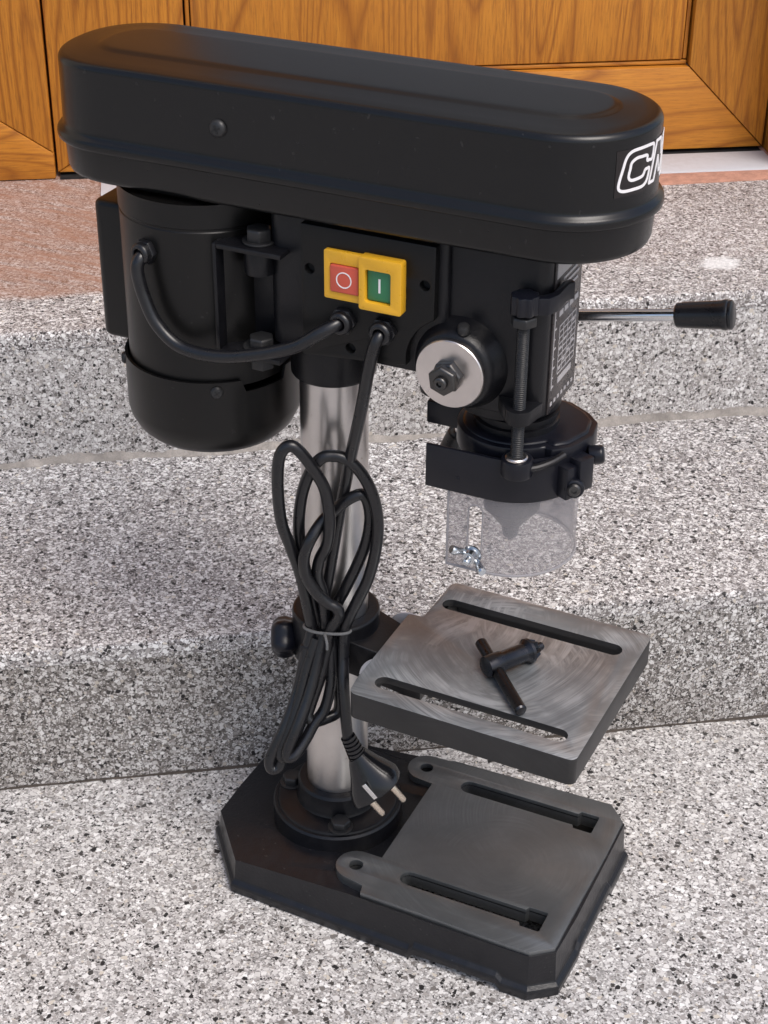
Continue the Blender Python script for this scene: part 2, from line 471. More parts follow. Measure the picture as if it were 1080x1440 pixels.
class MB:
    def __init__(self):
        self.bm = bmesh.new()
    def _v(self, p, xf):
        p = Vector(p)
        if xf is not None:
            p = xf @ p
        return self.bm.verts.new(p * S)
    def loft(self, loops, xf=None, cap0=True, cap1=True, closed=True):
        rows = [[self._v(p, xf) for p in lp] for lp in loops]
        n = len(rows[0])
        for a, b in zip(rows[:-1], rows[1:]):
            for i in range(n if closed else n - 1):
                j = (i + 1) % n
                self.bm.faces.new((a[i], a[j], b[j], b[i]))
        if cap0:
            self.bm.faces.new(list(reversed(rows[0])))
        if cap1:
            self.bm.faces.new(rows[-1])
        return rows
    def box(self, x0, x1, y0, y1, z0, z1, xf=None):
        self.loft([[(x0, y0, z), (x1, y0, z), (x1, y1, z), (x0, y1, z)] for z in (z0, z1)], xf)
        return self
    def prism(self, poly, z0, z1, xf=None):
        self.loft([[(x, y, z0) for x, y in poly], [(x, y, z1) for x, y in poly]], xf)
        return self
    def lathe(self, prof, xf=None, seg=48, cap0=True, cap1=True):
        """prof: (radius, height) along local Z"""
        self.loft([[(r * math.cos(2 * math.pi * i / seg), r * math.sin(2 * math.pi * i / seg), z) for i in range(seg)] for r, z in prof], xf, cap0, cap1)
        return self
    def tube(self, pts, r, seg=12, smooth=8, closed=False, xf=None, cap=True):
        P = spline(pts, smooth, closed) if smooth else [Vector(p) for p in pts]
        n = len(P)
        T = []
        for i in range(n):
            a = P[(i - 1) % n] if (closed or i > 0) else P[i]
            b = P[(i + 1) % n] if (closed or i < n - 1) else P[i]
            T.append((b - a).normalized())
        up = Vector((0, 0, 1)) if abs(T[0].z) < 0.9 else Vector((1, 0, 0))
        N = (up - T[0] * up.dot(T[0])).normalized()
        loops = []
        for i in range(n):
            N = (N - T[i] * N.dot(T[i])).normalized()
            B = T[i].cross(N)
            rr = r(i / (n - 1)) if callable(r) else r
            loops.append([P[i] + rr * (N * math.cos(2 * math.pi * j / seg) + B * math.sin(2 * math.pi * j / seg)) for j in range(seg)])
        if closed:
            loops.append(loops[0])
        self.loft(loops, xf, cap and not closed, cap and not closed)
        return self
    def plate(self, outer, holes, z0, z1, xf=None, bottom=True, extra=None):
        """flat plate with holes; extra = loops (list of (poly,z)) continuing the outer wall below z0"""
        bm = self.bm
        def ring(poly, z):
            vs = [self._v((x, y, z), xf) for x, y in poly]
            return vs
        top = [ring(outer, z1)] + [ring(h, z1) for h in holes]
        bot = [ring(outer, z0)] + [ring(h, z0) for h in holes]
        tris = tessellate_polygon([[Vector((x, y, 0)) for x, y in q] for q in [outer] + list(holes)])
        ft = [v for r_ in top for v in r_]
        fb = [v for r_ in bot for v in r_]
        for t_ in tris:
            bm.faces.new([ft[i] for i in t_])
            if bottom:
                bm.faces.new([fb[i] for i in reversed(t_)])
        for a, b in zip(bot, top):
            n = len(a)
            for i in range(n):
                j = (i + 1) % n
                bm.faces.new((a[i], a[j], b[j], b[i]))
        if extra:
            prev = bot[0]
            for poly, zz in extra:
                zs = zz if isinstance(zz, (list, tuple)) else [zz] * len(poly)
                cur = [self._v((x, y, z), xf) for (x, y), z in zip(poly, zs)]
                n = len(cur)
                for i in range(n):
                    j = (i + 1) % n
                    bm.faces.new((cur[i], cur[j], prev[j], prev[i]))
                prev = cur
        return self
    def build(self, name, mat, parent=None, bevel=0.0, seg=2, ang=32, smooth=35):
        bm = self.bm
        bmesh.ops.recalc_face_normals(bm, faces=bm.faces)
        if bevel:
            es = [e for e in bm.edges if len(e.link_faces) == 2 and e.calc_face_angle(0) > math.radians(ang)]
            bmesh.ops.bevel(bm, geom=es, offset=bevel * S, segments=seg, profile=0.5, affect='EDGES', clamp_overlap=True)
        me = bpy.data.meshes.new(name)
        bm.to_mesh(me)
        bm.free()
        me.materials.append(M[mat] if isinstance(mat, str) else mat)
        if smooth:
            for p in me.polygons:
                p.use_smooth = True
            me.set_sharp_from_angle(angle=math.radians(smooth))
        o = bpy.data.objects.new(name, me)
        COL.objects.link(o)
        if parent is not None:
            o.parent = parent
        return o

def T(x, y, z):
    return Matrix.Translation((x, y, z))
def R(ax, deg):
    return Matrix.Rotation(math.radians(deg), 4, ax)
def axis_to(p, d):
    """frame at p whose local Z points along d"""
    return Matrix.Translation(p) @ Vector(d).to_track_quat('Z', 'Y').to_matrix().to_4x4()
def tag(o, label, cat=None, group=None, kind=None):
    o['label'] = label
    if cat: o['category'] = cat
    if group: o['group'] = group
    if kind: o['kind'] = kind
    return o
def stuct(o):
    o['kind'] = 'structure'
    return o
def empty(name, loc=(0, 0, 0), rz=0):
    o = bpy.data.objects.new(name, None)
    COL.objects.link(o)
    o.location = Vector(loc) * S
    o.rotation_euler = (0, 0, rz)
    o.empty_display_size = 0.05
    return o
def circle(cx, cy, r, n=24, a0=0, a1=2 * math.pi, endpoint=False):
    m = n - 1 if endpoint else n
    return [(cx + r * math.cos(a0 + (a1 - a0) * i / m), cy + r * math.sin(a0 + (a1 - a0) * i / m)) for i in range(n)]
def hexa(r, a0=0):
    return [(r * math.cos(a0 + math.pi / 3 * i), r * math.sin(a0 + math.pi / 3 * i)) for i in range(6)]
def hex_bolt(mb, xf, r=8, h=5.5, washer=None, stud=0, studr=3):
    z = 0
    if washer:
        mb.lathe([(washer, 0), (washer, 1.6)], xf, 28)
        z = 1.6
    mb.loft([[(x, y, z) for x, y in hexa(r)], [(x, y, z + h - 1.0) for x, y in hexa(r)], [(x, y, z + h) for x, y in hexa(r * 0.88)]], xf)
    if stud:
        mb.lathe([(studr, z + h - 0.5), (studr, z + h + stud - 1), (studr * 0.75, z + h + stud)], xf, 18)
def rounded(x0, x1, y0, y1, r, n=6):
    if not isinstance(r, (list, tuple)):
        r = [r] * 4
    out = []
    for (cx, cy, a, q) in ((x1 - r[0], y0 + r[0], -90, r[0]), (x1 - r[1], y1 - r[1], 0, r[1]), (x0 + r[2], y1 - r[2], 90, r[2]), (x0 + r[3], y0 + r[3], 180, r[3])):
        for i in range(n + 1):
            t = math.radians(a + 90 * i / n)
            out.append((cx + q * math.cos(t), cy + q * math.sin(t)))
    return out
def slot(x0, x1, y, w, n=8):
    r = w / 2
    return [(x1 - r + r * math.cos(t), y + r * math.sin(t)) for t in [(-math.pi / 2 + math.pi * i / n) for i in range(n + 1)]] + \
           [(x0 + r + r * math.cos(t), y + r * math.sin(t)) for t in [(math.pi / 2 + math.pi * i / n) for i in range(n + 1)]]

# ================================================================== THE SETTING
ca, sa = math.cos(E1A), math.sin(E1A)
STEPF = Matrix(((ca, -sa, 0, 0), (sa, ca, 0, 0), (0, 0, 1, 0), (0, 0, 0, 1)))   # (along, up-the-steps, z) -> world
Z1, Z2 = 133.7, 266.0
D1, D2 = 102.0, 401.0

g = MB()
g.loft([[(-20000, -20000, 0), (20000, -20000, 0), (20000, 20000, 0), (-20000, 20000, 0)], ], None, False, True)
ground = stuct(g.build('ground', 'ter_ground', smooth=0))

def strip_profile(prof, mat, name, parent, x0=-1500, x1=2600, n=200, amp=0.6, seed=1):
    """a slab running along the steps: profile (d, z) swept with slight unevenness"""
    rr = random.Random(seed)
    ph = [(rr.uniform(0, 6.28), rr.uniform(0.003, 0.02), rr.uniform(0.3, 1)) for _ in range(5)]
    mb = MB()
    loops = []
    for i in range(n + 1):
        x = x0 + (x1 - x0) * i / n
        w = sum(a * math.sin(x * f + p) for p, f, a in ph) * amp * 0.4
        loops.append([(x, d + w + rr.uniform(-.12, .12) * amp, z + (w * 0.25 if z > 5 else 0)) for d, z in prof])
    mb.loft(loops, STEPF)
    return mb.build(name, mat, parent, smooth=40)

def nose(d, z, r, n=5):
    return [(d + r - r * math.cos(math.pi / 2 * i / n), z - r + r * math.sin(math.pi / 2 * i / n)) for i in range(n + 1)]
# lower step: riser slab, tread slab
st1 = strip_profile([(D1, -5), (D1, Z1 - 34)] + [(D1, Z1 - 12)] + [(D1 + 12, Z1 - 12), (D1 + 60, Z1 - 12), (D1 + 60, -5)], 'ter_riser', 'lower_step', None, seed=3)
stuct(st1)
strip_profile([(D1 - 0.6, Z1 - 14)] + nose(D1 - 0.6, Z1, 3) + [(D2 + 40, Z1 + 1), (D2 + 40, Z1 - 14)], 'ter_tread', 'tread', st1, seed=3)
# upper step and landing
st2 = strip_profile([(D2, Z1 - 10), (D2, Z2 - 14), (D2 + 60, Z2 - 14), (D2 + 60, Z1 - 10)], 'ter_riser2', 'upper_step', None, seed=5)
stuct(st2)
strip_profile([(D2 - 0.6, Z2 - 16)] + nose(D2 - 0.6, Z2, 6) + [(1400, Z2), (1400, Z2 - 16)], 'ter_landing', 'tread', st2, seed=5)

def joint(name, mat, parent, d, z, h, w, seed, x0=-1200, x1=2400):
    """ragged fillet of mortar or dirt in the corner between a tread and the riser above"""
    rr = random.Random(seed)
    mb = MB()
    n = 1400
    loops = []
    a = b = 1.0
    for i in range(n + 1):
        x = x0 + (x1 - x0) * i / n
        a += rr.uniform(-0.2, 0.2); a = min(max(a, 0.35), 1.5)
        b += rr.uniform(-0.2, 0.2); b = min(max(b, 0.35), 1.5)
        hh, ww = h * a * rr.uniform(0.85, 1.15), w * b * rr.uniform(0.85, 1.15)
        loops.append([(x, d + 3, z - 2), (x, d - ww, z - 2), (x, d - ww, z + 0.4), (x, d - ww * 0.45, z + hh * 0.35), (x, d - 0.8, z + hh), (x, d + 3, z + hh)])
    mb.loft(loops, STEPF)
    return mb.build(name, mat, parent, smooth=60)
joint('mortar_joint', 'joint', st1, D1, 0.5, 1.3, 1.2, 11)
joint('mortar_joint', 'mortar', st2, D2, Z1 + 1, 5.5, 6.0, 12)

# terracotta screed in front of the door
tsc = MB()
tsc.box(-152, 1500, 686, 1000, Z2 - 5, Z2 + 1.6, STEPF)
tsc.build('screed_strip', 'terracotta', st2, bevel=1.0)

# ------------------------------------------------------------------ door
dca, dsa = math.cos(DOORA), math.sin(DOORA)
door_origin = Vector((-sa * 793.7, ca * 793.7, 0))
ZB = 272.0
ZT = 2250.0
door = empty('front_door', door_origin, DOORA)
tag(door, 'golden oak front door leaf with mitred frame behind the machine', 'door')
def dpoly(pts, y0, y1, name, mat, parent, bevel=1.5):
    mb = MB()
    mb.loft([[(x, y0, z) for x, z in pts], [(x, y1, z) for x, z in pts]])
    return mb.build(name, mat, parent, bevel=bevel)
XL, XR = -196.0, 594.0
IL, IR = -52.0, 499.0
ZR = 366.0
dpoly([(XL, ZB), (IL - 0.4, ZR + 0.5), (IL - 0.4, ZT - 110), (XL, ZT)], 0, 60, 'stile', 'wood_v', door)
dpoly([(XR, ZB), (XR, ZT), (IR + 0.4, ZT - 110), (IR + 0.4, ZR + 0.5)], 0, 60, 'stile', 'wood_v', door)
dpoly([(XL + 0.9, ZB), (XR - 0.9, ZB), (IR - 0.2, ZR), (IL + 0.2, ZR)], 0, 60, 'bottom_rail', 'wood_h', door)
dpoly([(XL + 0.9, ZT), (IL, ZT - 109), (IR, ZT - 109), (XR - 0.9, ZT)], 0, 60, 'top_rail', 'wood_h', door)
# beads round the panel and the panel itself
for (x0, x1, z0, z1, mat) in ((IL + 1.5, IR - 1.5, ZR + 1.2, ZR + 5.5, 'wood_h'),):
    mb = MB(); mb.box(x0, x1, 7, 30, z0, z1); mb.build('glazing_bead', mat, door, bevel=1.2)
for x in (IL + 4.0, IR - 4.0):
    mb = MB(); mb.box(x - 2.2, x + 2.2, 8, 30, ZR + 7, ZT - 112); mb.build('glazing_bead', 'wood_v', door, bevel=1.0)
mb = MB(); mb.box(IL + 7.4, IR - 7.4, 6.0, 30, ZR + 7, 520); mb.build('panel', 'wood_v', door, bevel=1.2)
mb = MB(); mb.box(IL + 7.4, IR - 7.4, 1.0, 30, 521, 560); mb.build('cross_rail', 'wood_h', door, bevel=1.5)
mb = MB(); mb.box(IL + 7.4, IR - 7.4, 12.0, 22, 561, ZT - 112); mb.build('added_frosted_pane', 'added_frosted', door, bevel=0.5)  # unseen pane, added so black and milled surfaces reflect grey instead of oak
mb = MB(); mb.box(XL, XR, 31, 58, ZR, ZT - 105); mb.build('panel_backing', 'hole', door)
mb = MB(); mb.box(XL + 2, XR - 2, -6, 50, ZB - 5.6, ZB - 3.5); mb.build('bottom_gasket', 'hole', door)
mb = MB()
mb.loft([[(x, -64, Z2 + 1), (x, -64, Z2 + 2.4), (x, -58, Z2 + 3.2), (x, -7, Z2 + 3.6), (x, -7, Z2 + 1)] for x in (-150, XR - 1)])
mb.build('threshold', 'sill', door, bevel=0.7)
# second, fixed leaf on the left
leaf = empty('door_leaf', door_origin, DOORA)
tag(leaf, 'golden oak fixed side leaf at left edge, beside the wide door', 'door')
dpoly([(-198.4, 296), (-198.4, ZT), (-304, ZT), (-304, 370)], -5, 60, 'stile', 'wood_v', leaf)
dpoly([(-198.4, ZB - 5), (-198.4, 295.3), (-304.5, 369.4), (-900, 369.4), (-900, ZB - 5)], -5, 60, 'bottom_rail', 'wood_h', leaf)
mb = MB(); mb.box(-800, -305, 6, 40, 371, ZT); mb.build('panel', 'wood_v', leaf, bevel=1)
mb = MB(); mb.box(-199, -195.5, 30, 60, ZB, ZT); mb.build('rebate', 'hole', leaf)
# jamb on the right
jamb = empty('door_jamb', door_origin, DOORA)
tag(jamb, 'upright oak door jamb at the right edge of the photo', 'door jamb')
mb = MB(); mb.box(597, 760, -66, 120, Z2 + 1, ZT + 60); mb.build('post', 'wood_v', jamb, bevel=2.5)
mb = MB(); mb.box(594.5, 598, 10, 110, Z2 + 4, ZT); mb.build('seal', 'hole', jamb)
# wall of the house round the entrance
hw = empty('house_wall', door_origin, DOORA)
tag(hw, 'pale plastered house wall around and above the oak door', 'wall')
mb = MB(); mb.box(-6000, -902, -30, 300, -10, 4200); mb.build('wall_panel', 'plaster', hw, bevel=2)
mb = MB(); mb.box(762, 1300, -30, 300, -10, 4200); mb.build('wall_panel', 'plaster', hw, bevel=2)
mb = MB(); mb.box(-901, 761, -30, 300, ZT + 61, 4200); mb.build('lintel', 'plaster', hw, bevel=2)

# ================================================================== THE DRILL PRESS
dp = empty('drill_press')
tag(dp, 'black bench drill press standing on the terrazzo in front of the steps', 'drill press')

# ---- base casting
outl = [(-46, -80.5), (0, -82), (50, -84), (100, -85.8), (104, -86), (168, -87), (172, -87), (190.5, -87), (206, -75), (207.5, -40), (207.7, -36), (208, 30), (208, 34), (208, 72), (193, 88),
        (160, 87.2), (156, 87.2), (90, 85.8), (86, 85.8), (-45, 80.5), (-85, 36), (-86, 0), (-85, -34)]
gap = {3: 0, 4: 1, 5: 1, 6: 0, 9: 0, 10: 1, 11: 1, 12: 0, 15: 0, 16: 1, 17: 1, 18: 0}
def offs(poly, d):
    cx, cy = 64, 0
    out = []
    n = len(poly)
    for i in range(n):
        p0, p1, p2 = Vector(poly[i - 1]), Vector(poly[i]), Vector(poly[(i + 1) % n])
        a = (p1 - p0).normalized(); b = (p2 - p1).normalized()
        na, nb = Vector((a.y, -a.x)), Vector((b.y, -b.x))
        m = (na + nb)
        m = m / max(m.length_squared, 0.2) * 2
        k_ = m * d * 1.0
        out.append((p1.x + k_.x, p1.y + k_.y))
    return out
def tslot(x0, x1, y, w, tw, tl, sgn):
    r = w / 2
    pts = [(x0 + r + r * math.cos(t), y + r * math.sin(t)) for t in [(math.pi / 2 + math.pi * i / 8) for i in range(9)]]
    pts += [(x1 - tl, y - r), (x1 - tl + 1.5, y - tw / 2)] + [(x1 - 1, y - tw / 2), (x1, y - tw / 2 + 1), (x1, y + tw / 2 - 1), (x1 - 1, y + tw / 2)] + [(x1 - tl + 1.5, y + tw / 2), (x1 - tl, y + r)]
    return pts
sl_a = tslot(78, 189, -54.5, 13.5, 20, 16, 1)
sl_b = tslot(79, 189, 58.5, 13.5, 20, 16, 1)
ha = circle(43.5, -58, 5.2, 20)
hb = circle(46, 66, 5.2, 20)
zb = [0.0 + 5.4 * gap.get(i, 0) for i in range(len(outl))]
mb = MB()
b1 = offs(outl, 3.2)
mb.plate(outl, [offs(h, 0.0) for h in (sl_a, sl_b)] + [ha, hb], 37.2, 38.2, None, False,
         extra=[(offs(outl, 1.2), [12.5 + z * 0.8 for z in zb]), (offs(outl, 1.8), [11.2 + z * 0.8 for z in zb]), (offs(outl, 4.2), [9.0 + z * 0.8 for z in zb]), (offs(outl, 4.9), [7.0 + z * 0.8 for z in zb]), (offs(outl, 4.6), [z + 1.2 for z in zb]), (offs(outl, 3.6), zb), (offs(outl, -6), zb), (offs(outl, -7), 20)])
for v_ in mb.bm.verts:                     # the unmachined top falls away towards the back
    if v_.co.z > 0.0365 and v_.co.x < 0.062:
        v_.co.z -= (0.062 - v_.co.x) * 0.080
base = mb.build('base', 'castrough', dp, bevel=1.3, seg=3, ang=20)
base['label'] = 'heavy black cast base with chamfered corners'
# machined pad with bolt tabs
tab = 15.0
pad = [(56, -36.5)]
def arc(cx, cy, r, a0, a1, n=10):
    return [(cx + r * math.cos(math.radians(a0 + (a1 - a0) * i / n)), cy + r * math.sin(math.radians(a0 + (a1 - a0) * i / n))) for i in range(n + 1)]
ins = [(x, y) for x, y in offs(outl, -1.4)]
pad = [(57.5, 50), (57.5, -43)] + arc(43.5, -58, tab, 88, 268, 14) + [(57, -75.5), (58.5, -82.6)] + [ins[6], ins[7], ins[8], ins[11], ins[13], ins[14]] + [(62, 83), (60, 81.5)] + arc(46, 66, tab, 88, 262, 14)
mb = MB()
mb.plate(pad, [sl_a, sl_b, ha, hb], 28.5, 41.3, None, True)
p = mb.build('machined_pad', 'pad', dp, bevel=0.6, seg=2, ang=30)
p['label'] = 'worn grey milled face of the base with two long slots'
# column flange
mb = MB()
mb.lathe([(49.8, 24), (49.5, 45.5), (48.3, 47.2), (46.2, 47.2), (45.6, 48.6), (44, 49.4), (31.5, 50.5), (30.3, 53), (30.0, 66), (28.6, 68.2), (23.3, 68.6), (23.3, 60)], None, 72, False, False)
fl = mb.build('column_flange', 'cast', dp, smooth=30)
for a in (-60, 60, 180):
    mb = MB()
    x, y = 39.5 * math.cos(math.radians(a)), 39.5 * math.sin(math.radians(a))
    if a == -60:
        x, y = 19.0, -34.0
    if a == 180:
        x, y = -37.5, -3.5
    hex_bolt(mb, T(x, y, 49.2) @ R('Z', 15 + a), 7.6, 6.0, washer=9.5)
    mb.build('bolt', 'bolt', fl, bevel=0.5)
# column
mb = MB()
mb.lathe([(22.2, 40), (23, 41), (23, 470)], None, 96, False, False)
mb.build('column', 'column', dp)

# ---- table bracket and table
mb = MB()
mb.lathe([(30, 184), (31.5, 185.5), (31.5, 222), (30, 223.5), (23.4, 223.5)], None, 64, True, False)
mb.loft([[(18, -24, 186), (18, 24, 186), (18, 24, 214), (18, -24, 214)], [(50, -19, 178), (50, 19, 178), (50, 19, 206), (50, -19, 206)],
         [(76, -22, 176), (76, 22, 176), (76, 22, 197), (76, -22, 197)]])
mb.loft([[(-6, -46, 190), (12, -46, 190), (12, -46, 216), (-6, -46, 216)], [(-6, -22, 190), (12, -22, 190), (12, -22, 216), (-6, -22, 216)]])
br = mb.build('table_bracket', 'cast', dp, bevel=2.0, seg=3)
# lock knob at the back left of the column
mb = MB()
xf = axis_to((-17.5, -10, 197), (-0.90, -0.43, 0)) @ Matrix.Diagonal((1.12, 1.12, 1, 1))
kl = []
for zz, rr_ in ((6, 6.5), (9, 9.5), (12, 12), (17, 13.2), (22, 12.6), (25.5, 10), (27, 6)):
    kl.append([((rr_ + 0.09 * rr_ * math.cos(5 * t_)) * math.cos(t_), (rr_ + 0.09 * rr_ * math.cos(5 * t_)) * math.sin(t_), zz) for t_ in [2 * math.pi * i / 60 for i in range(60)]])
mb.loft(kl, xf)
mb.build('lock_knob', 'guard', br)
# tilt scale sheet
mb = MB()
mb.lathe([(17, 0), (17, 1.2)], T(46, 24.2, 196) @ R('X', 90) @ T(0, 0, -4), 40)
sc_o = mb.build('tilt_scale', 'scale', br)
# scale facing the camera side
mb = MB()
xf = T(52, -27.5, 190) @ R('X', 90)
fan = arc(0, 0, 20, 60, 175, 16) + list(reversed(arc(0, 0, 13.5, 60, 175, 16)))
mb.prism(fan, 0, 1.2, xf)
mb.build('tilt_scale', 'scale', br)

tx0, tx1 = 49.0, 212.0
ty0, ty1 = -77.5, 77.5
zt = 215.0
tout = [(x, y) for x, y in rounded(tx0, tx1, ty0, ty1, [5, 6, 5, 6], 5)]
# step in the rear edge
tpoly = arc(tx1 - 5, ty0 + 5, 5, -90, 0, 5) + arc(tx1 - 6, ty1 - 6, 6, 0, 90, 5) + arc(57.5 + 5, ty1 - 5, 5, 90, 180, 5) + [(57, 27.5), (55.5, 26), (48, 25.5), (46, 24)] + [(47.5, -60)] + arc(tx0 + 6, ty0 + 6, 6, 180, 270, 5)
TY = R('Z', math.degrees(-0.022))
s1 = slot(60, 199, -57, 13.2)
s2 = slot(62, 199, 49.5, 13.2)
mb = MB()
tin = offs(tpoly, -7.0)
mb.plate(tpoly, [s1, s2], zt - 5.5, zt, TY, True, extra=[(tpoly, zt - 20.5), (tin, zt - 20.5), (tin, zt - 6.0)])
tb = mb.build('work_table', 'table', dp, bevel=0.9, seg=2)
tb['label'] = 'milled grey square work table with two slots'
tb.data.materials.append(M['tableside'])
for f_ in tb.data.polygons:
    if f_.normal.z < 0.6:
        f_.material_index = 1

# ---- head casting
mb = MB()
# collar round the column
mb.lathe([(27.2, 411), (28.4, 412.5), (28.8, 450)], None, 64, True, True)
# gear-box block
mb.prism(rounded(-26, 96, -40, 40, [4, 6, 10, 10], 5), 443.5, 534)
# quill housing
mb.prism(rounded(72, 156.5, -35, 35, [9, 9, 14, 14], 6), 425, 534)
mb.lathe([(33.5, 0), (33.5, 4), (35, 8)], T(123, 0, 418), 64)
# boss for the return spring
xf = T(104, -30, 454) @ R('X', 90)
mb.lathe([(33, 0), (29, 8), (26.5, 14), (24.5, 18.6), (22.5, 20.0)], xf, 56)
xf = T(104, 30, 454) @ R('X', -90)
mb.lathe([(24, 0), (22, 12), (20, 20)], xf, 48)
head = mb.build('head_casting', 'cast', dp, bevel=1.6, seg=3)
# lug that carries the depth stop
mb = MB()
lug = [(128, -33), (134, -42), (139, -49)] + arc(146.5, -45, 8.2, 205, 360, 10) + [(156, -38), (157.0, -33)]
mb.prism(lug, 428, 437)
lugo = mb.build('stop_lug', 'cast', dp, bevel=1.6, seg=3)
# spring cover disc, nut and stud
mb = MB()
xf = T(104, -50.2, 454) @ R('X', 90)
mb.lathe([(21.6, 0), (22.0, 0.8), (22.0, 3.2), (21.5, 3.9)], xf, 64)
disc = mb.build('spring_cover', 'disc', dp, smooth=30)
mb = MB()
hex_bolt(mb, xf @ T(0, 0, 3.9) @ R('Z', 12), 10.2, 6.2)
mb.build('nut', 'darksteel', disc, bevel=0.5)
mb = MB()
hex_bolt(mb, xf @ T(0, 0, 10.0) @ R('Z', 38), 9.6, 5.4)
mb.lathe([(4.4, 15.2), (4.4, 18.2), (3.4, 19.2), (1.6, 19.2), (1.6, 17)], xf @ T(0, 0, 0), 20)
mb.build('nut', 'darksteel', disc, bevel=0.5)
# set screw on top of the boss
mb = MB()
mb.lathe([(3.8, 0), (3.8, 4), (3.0, 5.2), (1.6, 5.4)], axis_to((109.5, -46, 480), (0.1, -0.35, 0.93)), 20)
mb.build('set_screw', 'bolt', dp)

# ---- switch panel
mb = MB()
ar = [(104 + 32 * math.cos(math.radians(a)), 454 + 32 * math.sin(math.radians(a))) for a in range(116, 190, 6)]
pp = [(1, 443), (66, 448.5), (70.5, 450)] + list(reversed(ar)) + [(90.5, 530), (1, 530)]
hp = [circle(7, 501.5, 3.3, 20), circle(83.7, 504.5, 3.3, 20), circle(34.5, 453.5, 3.3, 20)]
xf = Matrix(((1, 0, 0, 0), (0, 0, -1, 0), (0, 1, 0, 0), (0, 0, 0, 1)))       # (x, z, depth) -> world, depth towards -Y
mb.plate(pp, hp, 39.5, 46, xf, True)
panel = mb.build('switch_panel', 'panel', dp, bevel=0.8, seg=2)
for cx, cz in ((7, 501.5), (83.7, 504.5), (34.5, 453.5)):
    mb = MB()
    mb.lathe([(3.35, 40.2), (3.35, 40.8)], xf @ T(cx, cz, 0), 16)
    mb.build('recessed_screw', 'hole', panel)
# switch: yellow frame with two wells
sw = MB()
sw.plate(rounded(18.5, 47, 486.2, 517.6, 1.2, 3), [rounded(22.5, 42.5, 491.0, 509.5, 1.5, 3)], 45.5, 49.2, xf)
sw.plate(rounded(43.5, 71.5, 484.8, 518.8, 1.5, 3), [rounded(47.5, 64.5, 490.0, 511.0, 1.5, 3)], 45.5, 53.0, xf)
sw_o = sw.build('switch_frame', 'yellow', dp, bevel=0.7, seg=2)
sw_o['label'] = 'yellow switch surround with red and green buttons'
mb = MB(); mb.prism(rounded(22.9, 42.1, 491.4, 509.1, 1.2, 3), 45.6, 50.6, xf); rb = mb.build('stop_button', 'red', sw_o, bevel=0.9)
mb = MB(); mb.prism(rounded(47.9, 64.1, 490.4, 510.6, 1.2, 3), 45.6, 50.2, xf); gb = mb.build('start_button', 'green', sw_o, bevel=0.9)
mb = MB()
o_ = circle(32.5, 500.2, 5.2, 32); i_ = circle(32.5, 500.2, 4.5, 32)
mb.plate(o_, [i_], 50.4, 50.85, xf)
mb.build('stop_mark', 'white', sw_o, smooth=0)
mb = MB(); mb.box(55.4, 56.7, 496.2, 505.2, 50.0, 50.45, xf); mb.build('start_mark', 'white', sw_o, smooth=0)

def gland(name, pos, d, parent, mat='rubber', r=8.0):
    mb = MB()
    xf = axis_to(pos, d)
    mb.loft([[(x, y, 0) for x, y in hexa(r * 1.12)], [(x, y, 4.2) for x, y in hexa(r * 1.12)]], xf)
    mb.lathe([(r * 0.95, 4.0), (r * 0.92, 7.5), (r * 0.75, 9), (r * 0.5, 9), (r * 0.48, 5)], xf, 32, False, True)
    return mb.build(name, mat, parent, bevel=0.5)
gland('cable_gland', (30.5, -45.8, 472), (0, -1, 0), dp)
gland('cable_gland', (57.5, -45.8, 470.5), (0, -1, 0), dp)

# ---- front label with the speed chart
mb = MB(); mb.box(156.3, 157.6, -24, 24, 424.5, 527); lab = mb.build('speed_label', 'labelfilm', dp, bevel=0.3)
def mark(mbx, y0, y1, z0, z1, t=0.35):
    mbx.box(157.55, 157.6 + t, y0, y1, z0, z1)
mb = MB()
mark(mb, -21.6, -20.8, 440, 506)
for i in range(6):
    z = 441 + i * 12.8
    mark(mb, -20.75, -17.5, z, z + 1.0)
    if i < 5:
        mark(mb, -20.75, -19.0, z + 6.4, z + 7.1)
mark(mb, -22, 22, 513, 523.5)
for i, (a, b) in enumerate(((-10, 14), (-14, 18), (-6, 16), (-12, 8))):
    mark(mb, a, b, 508.5 - i * 4.2, 510.2 - i * 4.2)
for i in range(4):
    mark(mb, -14 + i * 9, -5.5 + i * 9 - 2.0, 486, 489.5)
for i in range(9):
    mark(mb, -12, 18, 478.5 - i * 4.0, 479.1 - i * 4.0)
for i in range(5):
    mark(mb, -12 + i * 7.4, -11.4 + i * 7.4, 446.5, 479.0, 0.30)
for i in range(8):
    mark(mb, -10.5 + (i % 4) * 7.4, -6.8 + (i % 4) * 7.4, 449 - (i // 4) * 0 + i * 3.4 % 24, 450.6 + i * 3.4 % 24, 0.33)
mark(mb, -10, 14, 440, 443.8)
for i in range(7):
    mark(mb, -21 + i * 6.2, -18 + i * 6.2, 429.0, 431.2)
mb.build('label_print', 'grey_print', lab, smooth=0)

# ---- depth stop
mb = MB()
rod = (146.5, -45)
prof = []
z = 400.0
while z < 506:
    prof += [(3.6, z), (3.9, z + 0.4), (3.9, z + 0.7), (3.6, z + 1.1)]
    z += 1.3
mb.lathe([(4.6, 392), (4.6, 404)] + [q for q in prof if q[1] > 404.2], T(rod[0], rod[1], 0), 20)
dstop = mb.build('depth_stop_rod', 'bolt', dp)
mb = MB()
hex_bolt(mb, T(rod[0], rod[1], 491.5), 8.0, 6.0)
mb.build('stop_nut', 'bolt', dstop, bevel=0.5)
mb = MB()
kn = []
for i in range(40):
    a = 2 * math.pi * i / 40
    r_ = 8.2 + 0.7 * math.cos(8 * a)
    kn.append((r_ * math.cos(a), r_ * math.sin(a)))
mb.prism(kn, 499, 511, T(rod[0], rod[1], 0))
mb.build('stop_knob', 'guard', dstop, bevel=1.0)
mb = MB()
